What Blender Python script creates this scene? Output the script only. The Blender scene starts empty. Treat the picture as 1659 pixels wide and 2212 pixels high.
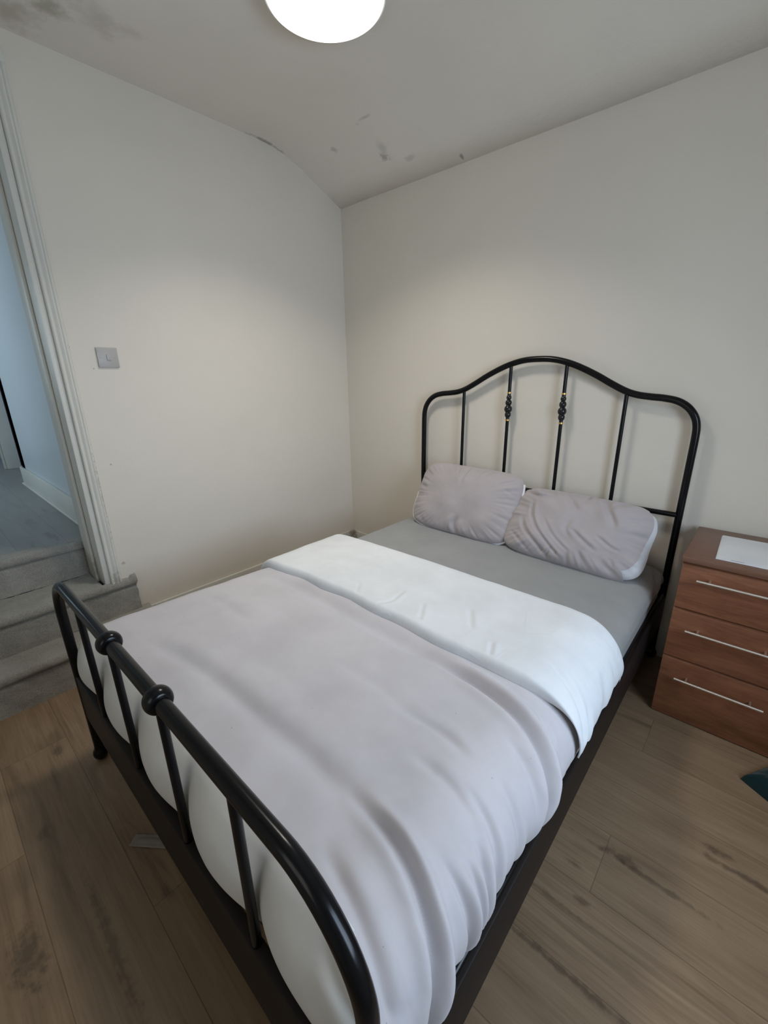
import bpy, bmesh, math, random
from mathutils import Vector, Matrix, noise
random.seed(7)
C = bpy.context.scene.collection
PI = math.pi

# ------------------------------------------------------------------ camera
cam_d = bpy.data.cameras.new('camera'); cam = bpy.data.objects.new('camera', cam_d); C.objects.link(cam)
bpy.context.scene.camera = cam
cam_d.sensor_fit = 'HORIZONTAL'; cam_d.sensor_width = 36.0
cam_d.lens = 920.09 / 1659 * 36.0
cam_d.clip_start = 0.02
yaw, pit, rol = (math.radians(a) for a in (42.0628, -17.9677, -0.9436))
F = Vector((-math.sin(yaw)*math.cos(pit), math.cos(yaw)*math.cos(pit), math.sin(pit)))
R0 = Vector((math.cos(yaw), math.sin(yaw), 0)); U0 = R0.cross(F)
RR = math.cos(rol)*R0 + math.sin(rol)*U0; UU = -math.sin(rol)*R0 + math.cos(rol)*U0
cam.matrix_world = Matrix(((RR.x, UU.x, -F.x, 2.34685), (RR.y, UU.y, -F.y, -2.23117), (RR.z, UU.z, -F.z, 1.34693), (0, 0, 0, 1)))

# ------------------------------------------------------------------ world, lights, exposure
sc = bpy.context.scene
sc.view_settings.view_transform = 'Standard'; sc.view_settings.look = 'None'
sc.view_settings.gamma = 1.0; sc.view_settings.use_curve_mapping = False
sc.view_settings.exposure = 0.0
w = bpy.data.worlds.new('world'); sc.world = w; w.use_nodes = True
w.node_tree.nodes['Background'].inputs[0].default_value = (0.55, 0.75, 1.0, 1)
w.node_tree.nodes['Background'].inputs[1].default_value = 0.35

def area(name, loc, target, sx, sy, power, col, spread=180):
    d = bpy.data.lights.new(name, 'AREA'); d.shape = 'RECTANGLE'; d.size = sx; d.size_y = sy
    d.energy = power; d.color = col; d.spread = math.radians(spread)
    o = bpy.data.objects.new(name, d); C.objects.link(o); o.location = loc
    o.rotation_euler = (Vector(target)-Vector(loc)).to_track_quat('-Z', 'Y').to_euler()
    return o
# daylight outside the bedroom window (right-hand wall) and in the hall beyond the doorway
WIN = (3.15, -1.98, -0.92, 0.75, 1.85)        # x, y0, y1, z0, z1
area('window_daylight', (3.60, -1.48, 1.45), (0.3, -1.3, 0.95), 1.3, 1.3, 58, (0.65, 0.80, 1.0))
area('front_fill_light', (1.9, -3.5, 1.5), (1.2, 0, .8), 1.2, 1.1, 7, (1.0, 0.93, 0.82))  # added fill from behind the camera, no known source there
area('hall_daylight', (-1.75, -3.2, 1.75), (-1.75, -1.6, 1.6), 0.9, 0.9, 16, (0.66, 0.85, 1.0))
LAMP_COL = (1.0, 0.945, 0.87); LAMP_E = 3.2; LAMP_W = 8.7; LAMP_SPREAD = 120

# ------------------------------------------------------------------ helpers
def link_mesh(name, verts, faces, m, parent=None, smooth=False, autos=None):
    me = bpy.data.meshes.new(name); me.from_pydata([tuple(v) for v in verts], [], faces); me.update()
    o = bpy.data.objects.new(name, me); C.objects.link(o)
    if m: me.materials.append(m)
    if smooth: me.polygons.foreach_set('use_smooth', [True]*len(me.polygons))
    if parent: o.parent = parent
    return o
def bm_obj(name, bm, m, parent=None, smooth=False, angle=None):
    bmesh.ops.recalc_face_normals(bm, faces=bm.faces)
    me = bpy.data.meshes.new(name); bm.to_mesh(me); bm.free()
    o = bpy.data.objects.new(name, me); C.objects.link(o)
    if m: me.materials.append(m)
    if smooth or angle:
        me.polygons.foreach_set('use_smooth', [True]*len(me.polygons))
        if angle: me.set_sharp_from_angle(angle=math.radians(angle))
    if parent: o.parent = parent
    return o
def box(bm, x0, x1, y0, y1, z0, z1, bev=0, seg=2):
    vs = [bm.verts.new((x, y, z)) for x in (x0, x1) for y in (y0, y1) for z in (z0, z1)]
    fs = [bm.faces.new([vs[i] for i in f]) for f in ((0,1,3,2),(4,6,7,5),(0,4,5,1),(2,3,7,6),(0,2,6,4),(1,5,7,3))]
    bmesh.ops.recalc_face_normals(bm, faces=fs)
    if bev:
        es = list({e for f in fs for e in f.edges})
        bmesh.ops.bevel(bm, geom=es, offset=bev, segments=seg, profile=0.5, affect='EDGES')
def boxes(name, lst, m, parent=None, bev=0, seg=2):
    bm = bmesh.new()
    for b in lst: box(bm, *b, bev=bev, seg=seg)
    return bm_obj(name, bm, m, parent, angle=35 if bev else None)
def tube(bm, pts, r, n=20, cap=True):
    pts = [Vector(p) for p in pts]; rings = []
    t0 = (pts[1]-pts[0]).normalized(); a = t0.orthogonal().normalized()
    for i, p in enumerate(pts):
        t = ((pts[min(i+1, len(pts)-1)]-pts[max(i-1, 0)])).normalized()
        a = (a - t*a.dot(t)).normalized(); b = t.cross(a)
        ri = r[i] if isinstance(r, (list, tuple)) else r
        rings.append([bm.verts.new(p + ri*(math.cos(2*PI*k/n)*a + math.sin(2*PI*k/n)*b)) for k in range(n)])
    for i in range(len(rings)-1):
        for k in range(n):
            bm.faces.new((rings[i][k], rings[i][(k+1) % n], rings[i+1][(k+1) % n], rings[i+1][k]))
    if cap: bm.faces.new(list(reversed(rings[0]))); bm.faces.new(rings[-1])
def tube_obj(name, pts, r, m, parent=None, n=20):
    bm = bmesh.new(); tube(bm, pts, r, n); return bm_obj(name, bm, m, parent, angle=50)
def lathe(bm, prof, base, axis='z', n=28):
    base = Vector(base); rings = []
    for rr, h in prof:
        ring = []
        for k in range(n):
            c, s = rr*math.cos(2*PI*k/n), rr*math.sin(2*PI*k/n)
            v = {'z': (c, s, h), 'x': (h, c, s), 'y': (c, h, s)}[axis]
            ring.append(bm.verts.new(base+Vector(v)))
        rings.append(ring)
    for i in range(len(rings)-1):
        for k in range(n):
            bm.faces.new((rings[i][k], rings[i][(k+1) % n], rings[i+1][(k+1) % n], rings[i+1][k]))
    bm.faces.new(rings[0]); bm.faces.new(rings[-1])
def lathe_obj(name, prof, base, m, parent=None, axis='z', n=28):
    bm = bmesh.new(); lathe(bm, prof, base, axis, n); return bm_obj(name, bm, m, parent, angle=40)
def ball_prof(r, h, n=14, rmin=0.0):
    return [(max(rmin, r*math.sin(PI*i/n)), -h*math.cos(PI*i/n)) for i in range(n+1)]
def thing(name, label, cat, loc=(0, 0, 0), group=None):
    o = bpy.data.objects.new(name, None); C.objects.link(o); o.location = loc
    o['label'] = label; o['category'] = cat
    o.empty_display_size = 0.1
    if group: o['group'] = group
    return o
def reparent(root):
    """children were modelled in world coordinates: keep them there"""
    bpy.context.view_layer.update()
    for ch in root.children:
        ch.matrix_parent_inverse = root.matrix_world.inverted()
def struct(o): o['kind'] = 'structure'; return o
def fbm(x, y, z, o=4): return noise.fractal(Vector((x, y, z)), 1.0, 2.0, o)

# ------------------------------------------------------------------ materials
def srgb(r, g, b):
    f = lambda c: (c/255/12.92 if c/255 <= .04045 else ((c/255+.055)/1.055)**2.4)
    return (f(r), f(g), f(b), 1)
class M:
    def __init__(s, name, col=(.8, .8, .8, 1), rough=.5, metal=0, spec=.5, sheen=0, coat=0):
        s.m = bpy.data.materials.new(name); s.m.use_nodes = True; s.nt = s.m.node_tree; s.N = s.nt.nodes; s.L = s.nt.links
        s.b = s.N['Principled BSDF']; s.b.inputs['Base Color'].default_value = col
        s.b.inputs['Roughness'].default_value = rough; s.b.inputs['Metallic'].default_value = metal
        s.b.inputs['Specular IOR Level'].default_value = spec
        s.b.inputs['Sheen Weight'].default_value = sheen; s.b.inputs['Coat Weight'].default_value = coat
        s.tc = s.N.new('ShaderNodeTexCoord'); s.h = None
    def n(s, t, **kw):
        o = s.N.new(t)
        for k, v in kw.items():
            if k in o.inputs: o.inputs[k].default_value = v
            else: setattr(o, k, v)
        return o
    def coords(s, scale=(1, 1, 1), rot=(0, 0, 0), loc=(0, 0, 0)):
        mp = s.n('ShaderNodeMapping'); mp.inputs['Scale'].default_value = scale; mp.inputs['Rotation'].default_value = rot
        mp.inputs['Location'].default_value = loc
        s.L.new(s.tc.outputs['Object'], mp.inputs['Vector']); return mp.outputs[0]
    def noise(s, scale, detail=4, rough=.5, vec=None, dist=0):
        o = s.n('ShaderNodeTexNoise'); o.inputs['Scale'].default_value = scale; o.inputs['Detail'].default_value = detail
        o.inputs['Roughness'].default_value = rough; o.inputs['Distortion'].default_value = dist
        s.L.new(vec if vec else s.coords(), o.inputs['Vector']); return o.outputs['Fac']
    def ramp(s, fac, stops, interp='LINEAR'):
        o = s.n('ShaderNodeValToRGB'); cr = o.color_ramp; cr.interpolation = interp
        while len(cr.elements) < len(stops): cr.elements.new(.5)
        for e, (p, c) in zip(cr.elements, stops): e.position = p; e.color = c if len(c) == 4 else (*c, 1)
        s.L.new(fac, o.inputs[0]); return o.outputs[0]
    def mix(s, fac, a, b, mode='MIX'):
        o = s.n('ShaderNodeMix', data_type='RGBA', blend_type=mode)
        for i, v in ((0, fac), (6, a), (7, b)):
            if isinstance(v, (int, float, tuple)): o.inputs[i].default_value = v
            else: s.L.new(v, o.inputs[i])
        return o.outputs[2]
    def math(s, op, a, b=0.0, c=0.0, clamp=False):
        o = s.n('ShaderNodeMath', operation=op, use_clamp=clamp)
        for i, v in enumerate((a, b, c)):
            if isinstance(v, (int, float)): o.inputs[i].default_value = v
            else: s.L.new(v, o.inputs[i])
        return o.outputs[0]
    def color(s, c): s.L.new(c, s.b.inputs['Base Color'])
    def bump(s, h, strength=.3, dist=.01):
        o = s.n('ShaderNodeBump'); o.inputs['Strength'].default_value = strength; o.inputs['Distance'].default_value = dist
        s.L.new(h, o.inputs['Height'])
        if s.h: s.L.new(s.h, o.inputs['Normal'])
        s.h = o.outputs[0]; s.L.new(s.h, s.b.inputs['Normal'])
    def blotch(s, centre, rad, stretch=(1, 1, 1), edge=.5, nscale=20, amt=.6):
        """0..1 mask of a stain of ragged outline at a place on the surface"""
        mp = s.n('ShaderNodeMapping'); mp.vector_type = 'POINT'
        mp.inputs['Location'].default_value = tuple(-c*k/rad for c, k in zip(centre, stretch))
        mp.inputs['Scale'].default_value = tuple(k/rad for k in stretch)
        s.L.new(s.tc.outputs['Object'], mp.inputs['Vector'])
        ln = s.n('ShaderNodeVectorMath', operation='LENGTH'); s.L.new(mp.outputs[0], ln.inputs[0])
        nz = s.noise(nscale, 5, .65)
        d = s.math('ADD', ln.outputs['Value'], s.math('MULTIPLY', s.math('SUBTRACT', nz, .5), amt*4))
        mr = s.n('ShaderNodeMapRange', interpolation_type='SMOOTHSTEP')
        mr.inputs['From Min'].default_value = 1.0; mr.inputs['From Max'].default_value = 1.0-edge
        s.L.new(d, mr.inputs['Value']); return mr.outputs[0]

def paint(name, col, rough=.6, var=.04, bump=.15, stains=()):
    m = M(name, col, rough, spec=.3)
    n = m.noise(2.2, 5, .6)
    lo = tuple(c*(1-var) for c in col[:3]); hi = tuple(min(1, c*(1+var)) for c in col[:3])
    c = m.ramp(n, [(.3, lo), (.7, hi)])
    for (ctr, rad, st, edge, ns, amt, strength, sc_) in stains:
        msk = m.blotch(ctr, rad, st, edge, ns, amt)
        c = m.mix(m.math('MULTIPLY', msk, strength), c, sc_)
    m.color(c)
    m.bump(m.noise(9, 6, .6), bump, .01); m.bump(m.noise(140, 3, .6), .08, .002)
    return m.m
WALLC = (.72, .67, .585, 1)
dark = srgb(88, 86, 78); green = srgb(110, 106, 62); brown = srgb(105, 90, 70)
stains = [((.537, -.177, 2.442), .028, (1, .8, 1), .7, 34, .75, .42, dark),
          ((.56, -.22, 2.46), .06, (1.5, .6, 1), .9, 12, .5, .22, dark),
          ((.536, -.372, 2.53), .018, (1, 1, 1), .9, 20, .3, .28, dark),
          ((.60, -.388, 2.53), .042, (.75, 3.6, 1), .9, 16, .3, .33, dark),
          ((.297, -.318, 2.50), .03, (1, 1, 1), .9, 30, .7, .3, dark),
          ((.676, -.124, 2.42), .04, (.8, 2, 1), .9, 30, .6, .2, dark),
          ((.929, -.030, 2.377), .013, (1, .5, .5), .8, 40, .5, .6, dark),
          ((.10, -1.66, 2.554), .10, (1, .7, 1), .95, 9, .6, .35, green),
          ((.24, -1.56, 2.554), .07, (.8, 1, 1), .95, 12, .6, .45, green),
          ((.30, -1.42, 2.554), .10, (1, .6, 1), .95, 9, .6, .22, brown),
          ((.01, -.55, 2.554), .04, (2.2, .3, 1), .8, 30, .6, .5, dark)]
m_ceiling = paint('ceiling paint', (.80, .755, .68, 1), .75, .025, .35, stains)
m_wall_l = paint('left wall paint', WALLC, .55, .02, .2,
                 [((0, -1.64, .44), .012, (1, 1, 1), .8, 60, .5, .4, brown), ((0, -1.60, .95), .006, (1, 1, 1), .8, 60, .5, .5, brown),
                  ((0, -1.585, 1.39), .004, (1, 1, 1), .8, 90, .3, .7, dark)])
m_wall_b = paint('back wall paint', WALLC, .55, .02, .2,
                 [((2.50, 0, .83), .05, (.5, 1, 2.2), .8, 30, .6, .35, (.85, .84, .80, 1))])
m_wall = paint('wall paint', WALLC, .6, .02, .2)
m_hall = paint('hall gloss paint', (.62, .66, .68, 1), .28, .02, .12)
m_trim = paint('old white gloss', (.68, .665, .60, 1), .38, .05, .3,
               [((.02, -1.69, .37), .03, (1, 1, .6), .8, 60, .7, .35, brown), ((.02, -1.668, .8), .008, (.5, 1, .03), .8, 60, .8, .3, brown),
                ((-.1, -1.722, .42), .07, (1, 1, .6), .8, 40, .6, .35, brown)])
m_base = paint('skirting paint', (.60, .59, .54, 1), .45, .05, .3,
               [((.02, -.03, .13), .05, (1, 1, .8), .8, 50, .7, .65, brown)])

# wooden laminate floor, boards running along x
def floor_mat(name, tones, dark_knots, seam_y0, bw=.2, bl=1.29, off=(0, 0), rough=.42):
    m = M(name, rough=rough, spec=.4)
    sx = m.n('ShaderNodeSeparateXYZ'); m.L.new(m.coords(loc=(off[0], -seam_y0, 0)), sx.inputs[0])
    row = m.math('FLOOR', m.math('DIVIDE', sx.outputs[1], bw))
    wn = m.n('ShaderNodeTexWhiteNoise', noise_dimensions='1D'); m.L.new(row, wn.inputs['W'])
    xs = m.math('ADD', m.math('DIVIDE', sx.outputs[0], bl), m.math('MULTIPLY', m.math('MODULO', m.math('ADD', row, 100.), 3.), .3333))
    col_i = m.math('FLOOR', xs)
    wn2 = m.n('ShaderNodeTexWhiteNoise', noise_dimensions='2D'); cb = m.n('ShaderNodeCombineXYZ')
    m.L.new(row, cb.inputs[0]); m.L.new(col_i, cb.inputs[1]); m.L.new(cb.outputs[0], wn2.inputs['Vector'])
    plank = wn2.outputs['Value']
    # grain coordinates shifted per plank
    cb2 = m.n('ShaderNodeCombineXYZ')
    m.L.new(m.math('ADD', m.math('MULTIPLY', sx.outputs[0], 1.0), m.math('MULTIPLY', plank, 37.)), cb2.inputs[0])
    m.L.new(m.math('MULTIPLY', sx.outputs[1], 7.0), cb2.inputs[1]); m.L.new(m.math('MULTIPLY', plank, 11.), cb2.inputs[2])
    g1 = m.noise(2.2, 6, .62, cb2.outputs[0], .6); 
    cb3 = m.n('ShaderNodeCombineXYZ')
    m.L.new(m.math('ADD', m.math('MULTIPLY', sx.outputs[0], 3.0), m.math('MULTIPLY', plank, 17.)), cb3.inputs[0])
    m.L.new(m.math('MULTIPLY', sx.outputs[1], 90.0), cb3.inputs[1])
    g2 = m.noise(1.6, 4, .6, cb3.outputs[0], .2)
    c = m.ramp(g1, [(.30, tones[0]), (.48, tones[1]), (.64, tones[2])])
    c = m.mix(.42, c, m.ramp(g2, [(.3, tones[0]), (.7, tones[2])]), 'MIX')
    c = m.mix(m.math('MULTIPLY', plank, .35), c, tuple(t*.72 for t in tones[1][:3])+(1,))
    # elongated dark streaks and knots
    g3 = m.noise(1.25, 3, .5, cb2.outputs[0], 1.2)
    streak = m.math('MULTIPLY', m.ramp(g3, [(.60, (0, 0, 0)), (.70, (1, 1, 1))]), .38)
    c = m.mix(streak, c, tuple(t*.45 for t in tones[0][:3])+(1,))
    vor = m.n('ShaderNodeTexVoronoi', feature='F1'); vor.inputs['Scale'].default_value = 1.9; vor.inputs['Randomness'].default_value = 1
    cb4 = m.n('ShaderNodeCombineXYZ'); m.L.new(sx.outputs[0], cb4.inputs[0]); m.L.new(m.math('MULTIPLY', sx.outputs[1], 2.6), cb4.inputs[1])
    m.L.new(cb4.outputs[0], vor.inputs['Vector'])
    kn = m.ramp(m.math('ADD', vor.outputs['Distance'], m.math('MULTIPLY', m.noise(26, 3), .09)), [(.06, (1, 1, 1)), (.125, (0, 0, 0))])
    c = m.mix(m.math('MULTIPLY', kn, .55), c, tuple(t*.35 for t in tones[0][:3])+(1,))
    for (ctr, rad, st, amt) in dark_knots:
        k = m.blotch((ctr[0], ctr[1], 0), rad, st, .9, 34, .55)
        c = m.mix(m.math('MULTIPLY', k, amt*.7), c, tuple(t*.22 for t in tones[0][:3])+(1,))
    # seams
    fy = m.math('FRACT', m.math('DIVIDE', sx.outputs[1], bw)); fx = m.math('FRACT', xs)
    sy = m.math('LESS_THAN', fy, .010); sxx = m.math('LESS_THAN', fx, .0014)
    seam = m.math('MAXIMUM', sy, sxx)
    c = m.mix(m.math('MULTIPLY', seam, .5), c, tuple(t*.3 for t in tones[0][:3])+(1,))
    m.color(c); m.bump(m.math('SUBTRACT', g2, seam), .10, .002)
    m.L.new(m.math('ADD', m.math('MULTIPLY', g2, .14), rough-.05), m.b.inputs['Roughness'])
    return m.m
m_floor = floor_mat('oak laminate', ((.168, .107, .062), (.270, .184, .112), (.345, .245, .155)),
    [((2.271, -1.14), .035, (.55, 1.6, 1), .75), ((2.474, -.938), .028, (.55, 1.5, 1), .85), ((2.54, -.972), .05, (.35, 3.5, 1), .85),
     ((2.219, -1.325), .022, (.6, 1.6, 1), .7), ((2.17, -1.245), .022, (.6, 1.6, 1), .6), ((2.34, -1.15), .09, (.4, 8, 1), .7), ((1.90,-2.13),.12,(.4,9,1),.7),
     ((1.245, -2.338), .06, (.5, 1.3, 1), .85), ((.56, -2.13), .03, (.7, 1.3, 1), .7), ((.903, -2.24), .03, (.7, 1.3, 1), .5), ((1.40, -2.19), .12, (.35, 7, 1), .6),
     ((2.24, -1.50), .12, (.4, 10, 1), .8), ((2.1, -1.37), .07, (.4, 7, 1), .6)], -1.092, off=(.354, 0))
m_landing = floor_mat('landing laminate', ((.22, .22, .21), (.28, .28, .27), (.33, .33, .32)), [], -2.0, off=(.1, 0), rough=.4)

m = M('grey carpet', rough=.95, spec=.1, sheen=.3)
c = m.ramp(m.noise(7, 5, .65), [(.3, (.25, .235, .20)), (.52, (.36, .345, .30)), (.72, (.47, .455, .40))])
c = m.mix(.5, c, m.ramp(m.noise(190, 3, .7), [(.3, (.20, .19, .165)), (.7, (.52, .50, .45))]))
m.color(c); m.bump(m.noise(260, 3, .7), .9, .006); m.bump(m.noise(25, 4), .5, .01); m_carpet = m.m

m = M('black gloss metal', (.004, .0042, .005, 1), .22, 0, .25)
m.bump(m.noise(60, 3), .03, .002); m_black = m.m
m = M('black satin bead', (.006, .0062, .008, 1), .25); m.bump(m.noise(90, 3), .05, .002); m_bead = m.m
m = M('dark brown board', (.014, .0105, .009, 1), .5, spec=.25); m.bump(m.noise(120, 3), .06, .002); m_board = m.m
m = M('brass', (.85, .55, .20, 1), .3, 1); m.bump(m.noise(200, 2), .04, .001); m_brass = m.m
m = M('pine slat', (.36, .25, .15, 1), .6)
m.color(m.ramp(m.noise(5, 5, .6, m.coords((12, 1, 1))), [(.3, (.06, .045, .03)), (.7, (.09, .07, .05))])); m_slat = m.m

def cloth(name, col, rough=.85, sheen=.25, weave=900, wr=.25, var=.05, creases=0, lint=None):
    m = M(name, col, rough, spec=.2, sheen=sheen)
    lo = tuple(c*(1-var) for c in col[:3]); hi = tuple(min(1, c*(1+var)) for c in col[:3])
    c = m.ramp(m.noise(6, 4, .6), [(.35, lo), (.65, hi)])
    if lint:
        v = m.n('ShaderNodeTexVoronoi', feature='F1'); v.inputs['Scale'].default_value = lint; m.L.new(m.coords(), v.inputs['Vector'])
        c = m.mix(m.math('MULTIPLY', m.math('LESS_THAN', v.outputs['Distance'], .035), .5), c, tuple(k*.35 for k in col[:3])+(1,))
    m.color(c)
    m.bump(m.noise(30, 5, .6), wr, .004)
    m.bump(m.noise(weave, 2, .5), .12, .0006)
    if creases:
        v = m.n('ShaderNodeTexVoronoi', feature='DISTANCE_TO_EDGE'); v.inputs['Scale'].default_value = creases
        m.L.new(m.coords((1, .55, 1), (0, 0, .5)), v.inputs['Vector'])
        msk = m.ramp(m.noise(3.1, 2), [(.54, (0, 0, 0)), (.68, (1, 1, 1))])
        h = m.math('MULTIPLY', m.ramp(v.outputs['Distance'], [(0, (1, 1, 1)), (.035, (0, 0, 0))]), msk)
        m.bump(h, .14, .004)
    return m.m
m_duvet = cloth('lilac grey duvet cotton', (.50, .475, .485, 1), wr=.10, lint=22)
m_duvet_w = cloth('white duvet cotton', (.62, .62, .60, 1), wr=.08)
m_duvet_r = cloth('white duvet reverse', (.665, .68, .69, 1), wr=.10, creases=7)
m_sheet = cloth('grey fitted sheet cotton', (.275, .275, .268, 1), wr=.14, creases=9)
m_pillow = cloth('grey pillow cotton', (.405, .368, .372, 1), wr=.22)
m_pillow_w = cloth('white pillow cotton', (.72, .72, .73, 1), wr=.3)
m_teal = cloth('dark teal cloth', (.002, .022, .025, 1), wr=.3)

def wood(name, a, b, c_, rough=.38, vert=False):
    m = M(name, rough=rough, spec=.4)
    v = m.coords((1.6, 14, 9))
    g = m.noise(2.2, 6, .6, v, .8); g2 = m.noise(22, 4, .6, m.coords((1, 9, 12)))
    c = m.ramp(g, [(.3, a), (.5, b), (.72, c_)]); c = m.mix(.3, c, m.ramp(g2, [(.3, a), (.7, c_)])); m.color(c)
    m.bump(g2, .05, .001); return m.m
m_wood = wood('red brown wood veneer', (.115, .042, .020), (.190, .072, .035), (.285, .122, .062))
m_wood_top = wood('brown wood top', (.135, .064, .040), (.165, .080, .050), (.19, .098, .064), .33)
m = M('brushed steel', (.86, .82, .76, 1), .38, 1); m.bump(m.noise(200, 2, .5, m.coords((1, 30, 30))), .05, .001); m_steel = m.m
m = M('white paper', (.74, .75, .77, 1), .35)
m.color(m.ramp(m.noise(9, 3), [(.3, (.70, .71, .73)), (.7, (.78, .79, .80))])); m_paper = m.m
m = M('printed mark', (.18, .10, .16, 1), .5); m.bump(m.noise(90), .02); m_mark = m.m
m = M('white plastic', (.44, .425, .40, 1), .4); m.bump(m.noise(60), .02, .001); m_plastic = m.m
m = M('white lamp rim', (.7, .7, .68, 1), .4); m.bump(m.noise(60), .02, .001); m_rim = m.m
m = M('lit diffuser', (.9, .9, .9, 1), .4)
m.b.inputs['Emission Color'].default_value = (*LAMP_COL, 1); m.b.inputs['Emission Strength'].default_value = LAMP_E
m.bump(m.noise(20), .01, .001); m_glow = m.m
m = M('screw steel', (.45, .45, .45, 1), .35, 1); m.bump(m.noise(300), .1, .001); m_screw = m.m
m = M('dark gap', (.02, .025, .03, 1), .8); m.bump(m.noise(60), .02); m_gap = m.m

# ------------------------------------------------------------------ room shell
H, H2, K = 2.554, 2.364, 0.432
XR, YF = 3.15, -3.1
struct(boxes('floor', [(-.02, XR+.1, YF-.1, .1, -.1, 0)], m_floor))
DY0, DY1, DZ = -1.722, -2.56, 2.44       # doorway in the left wall
struct(boxes('floor_landing', [(-4.2, -.235, -3.6, -1.4, 0, .54), (-.24, 0, DY1, -1.735, -.1, .175)], m_landing))
struct(boxes('wall_left', [(-.16, 0, DY0, .1, -.1, 2.75), (-.16, 0, YF-.1, DY1, -.1, 2.75), (-.16, 0, DY1, DY0, DZ, 2.75)], m_wall_l))
struct(boxes('wall_back', [(-.16, XR+.1, 0, .12, -.1, 2.75)], m_wall_b))
wx, wy0, wy1, wz0, wz1 = WIN
struct(boxes('wall_right', [(XR, XR+.16, YF-.1, wy0, -.1, 2.75), (XR, XR+.16, wy1, .12, -.1, 2.75), (XR, XR+.16, wy0, wy1, -.1, wz0), (XR, XR+.16, wy0, wy1, wz1, 2.75)], m_wall))
fx0, fx1 = 1.45, 2.35
struct(boxes('wall_front', [(-.16, fx0, YF-.16, YF, -.1, 2.75), (fx1, XR+.16, YF-.16, YF, -.1, 2.75), (fx0, fx1, YF-.16, YF, -.1, 1.0), (fx0, fx1, YF-.16, YF, 2.0, 2.75)], m_wall))
def window(name, axis, at, a0, a1, z0, z1):
    t = .05; mid = (a0+a1)/2
    lst = []
    for (p0, p1, q0, q1) in ((a0, a0+t, z0, z1), (a1-t, a1, z0, z1), (a0, a1, z0, z0+t), (a0, a1, z1-t, z1), (mid-t/2, mid+t/2, z0, z1)):
        lst.append((at+.05, at+.10, p0, p1, q0, q1) if axis == 'x' else (p0, p1, at-.10, at-.05, q0, q1))
    return struct(boxes(name, lst, m_trim, bev=.006))
window('window_1', 'x', XR, wy0, wy1, wz0, wz1)
window('added_window_front', 'y', YF, fx0, fx1, 1.0, 2.0)  # unseen frame, added along with the front fill light
# ceiling: flat, then a soft bend down to the lower back wall
prof = [(YF-.1, H), (-2.4, H), (-1.6, H), (-1.0, H), (-.75, H)]
for i in range(13):
    t = i/12; y0, y1 = -.60, -.30
    p0 = Vector((y0, H)); p1 = Vector((-.455, H)); p2 = Vector((y1, H-(H-H2)/K*(K-.30)))
    q = (1-t)**2*p0+2*t*(1-t)*p1+t*t*p2; prof.append((q.x, q.y))
prof += [(-.15, H2+(H-H2)/K*.15), (.02, H2-(H-H2)/K*.02)]
vs = []; fs = []; nx = 40
for i in range(nx+1):
    x = -.16+(XR+.3)*i/nx
    for (y, z) in prof:
        vs.append((x, y, z+.004*noise.noise(Vector((x*1.7, y*1.7, 3)))))
n_ = len(prof)
for i in range(nx):
    for j in range(n_-1):
        a = i*n_+j; fs.append((a, a+1, a+n_+1, a+n_))
ceil = struct(link_mesh('ceiling', vs, fs, m_ceiling, smooth=True))
ceil.modifiers.new('s', 'SOLIDIFY').thickness = .06
ceil.modifiers['s'].offset = 1 if ceil.data.polygons[0].normal.z > 0 else -1
# skirting boards
def skirting(name, pts_box, m=m_base):
    o = boxes(name, pts_box, m, bev=.004); return struct(o)
skirting('baseboard_left', [(0, .016, -1.585, 0, 0, .163)])
skirting('baseboard_back', [(0, 2.19, -.016, 0, 0, .157), (2.19, XR, -.016, 0, 0, .157)])
skirting('baseboard_right', [(XR-.016, XR, YF, 0, 0, .16)])
# door casing: moulded profile (in y) extruded up the opening
def casing(name, ya, yb, z0, z1, m, x0=0.0, thick=.022):
    dirn = 1 if yb > ya else -1; wdt = abs(yb-ya)
    pr = [(0, 0), (0, .55), (.06, .80), (.16, .86), (.26, .80), (.32, .62), (.40, .74), (.52, 1.0), (.64, .98), (.70, .70), (.78, .86), (.93, .80), (1.0, .55), (1, 0)]
    bm = bmesh.new(); A = []; B = []; nseg = 24
    rows = []
    for k in range(nseg+1):
        z = z0+(z1-z0)*k/nseg
        rows.append([bm.verts.new((x0+thick*b, ya+dirn*wdt*a+.0012*noise.noise(Vector((a*3, z*3, 1))), z)) for a, b in pr])
    for k in range(nseg):
        for i in range(len(pr)-1): bm.faces.new((rows[k][i], rows[k][i+1], rows[k+1][i+1], rows[k+1][i]))
    bm.faces.new(rows[0]); bm.faces.new(rows[-1])
    return struct(bm_obj(name, bm, m, angle=50))
casing('trim_1', -1.713, -1.664, .352, DZ+.05, m_trim)
casing('trim_2', DY1-.008, DY1-.058, .36, DZ+.05, m_trim)
struct(boxes('trim_3', [(0, .022, DY1-.058, -1.664, DZ, DZ+.055)], m_trim, bev=.005))
# door lining with its stop
struct(boxes('door_1', [(-.20, .004, -1.737, -1.713, .345, DZ), (-.20, .004, DY1, DY1+.022, .345, DZ), (-.20, .004, DY1, -1.72, DZ-.022, DZ),
                        (-.20, -.095, -1.75, -1.737, .345, DZ), (-.20, -.09, DY1+.02, DY1+.034, .345, DZ)], m_trim, bev=.003))
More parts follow.
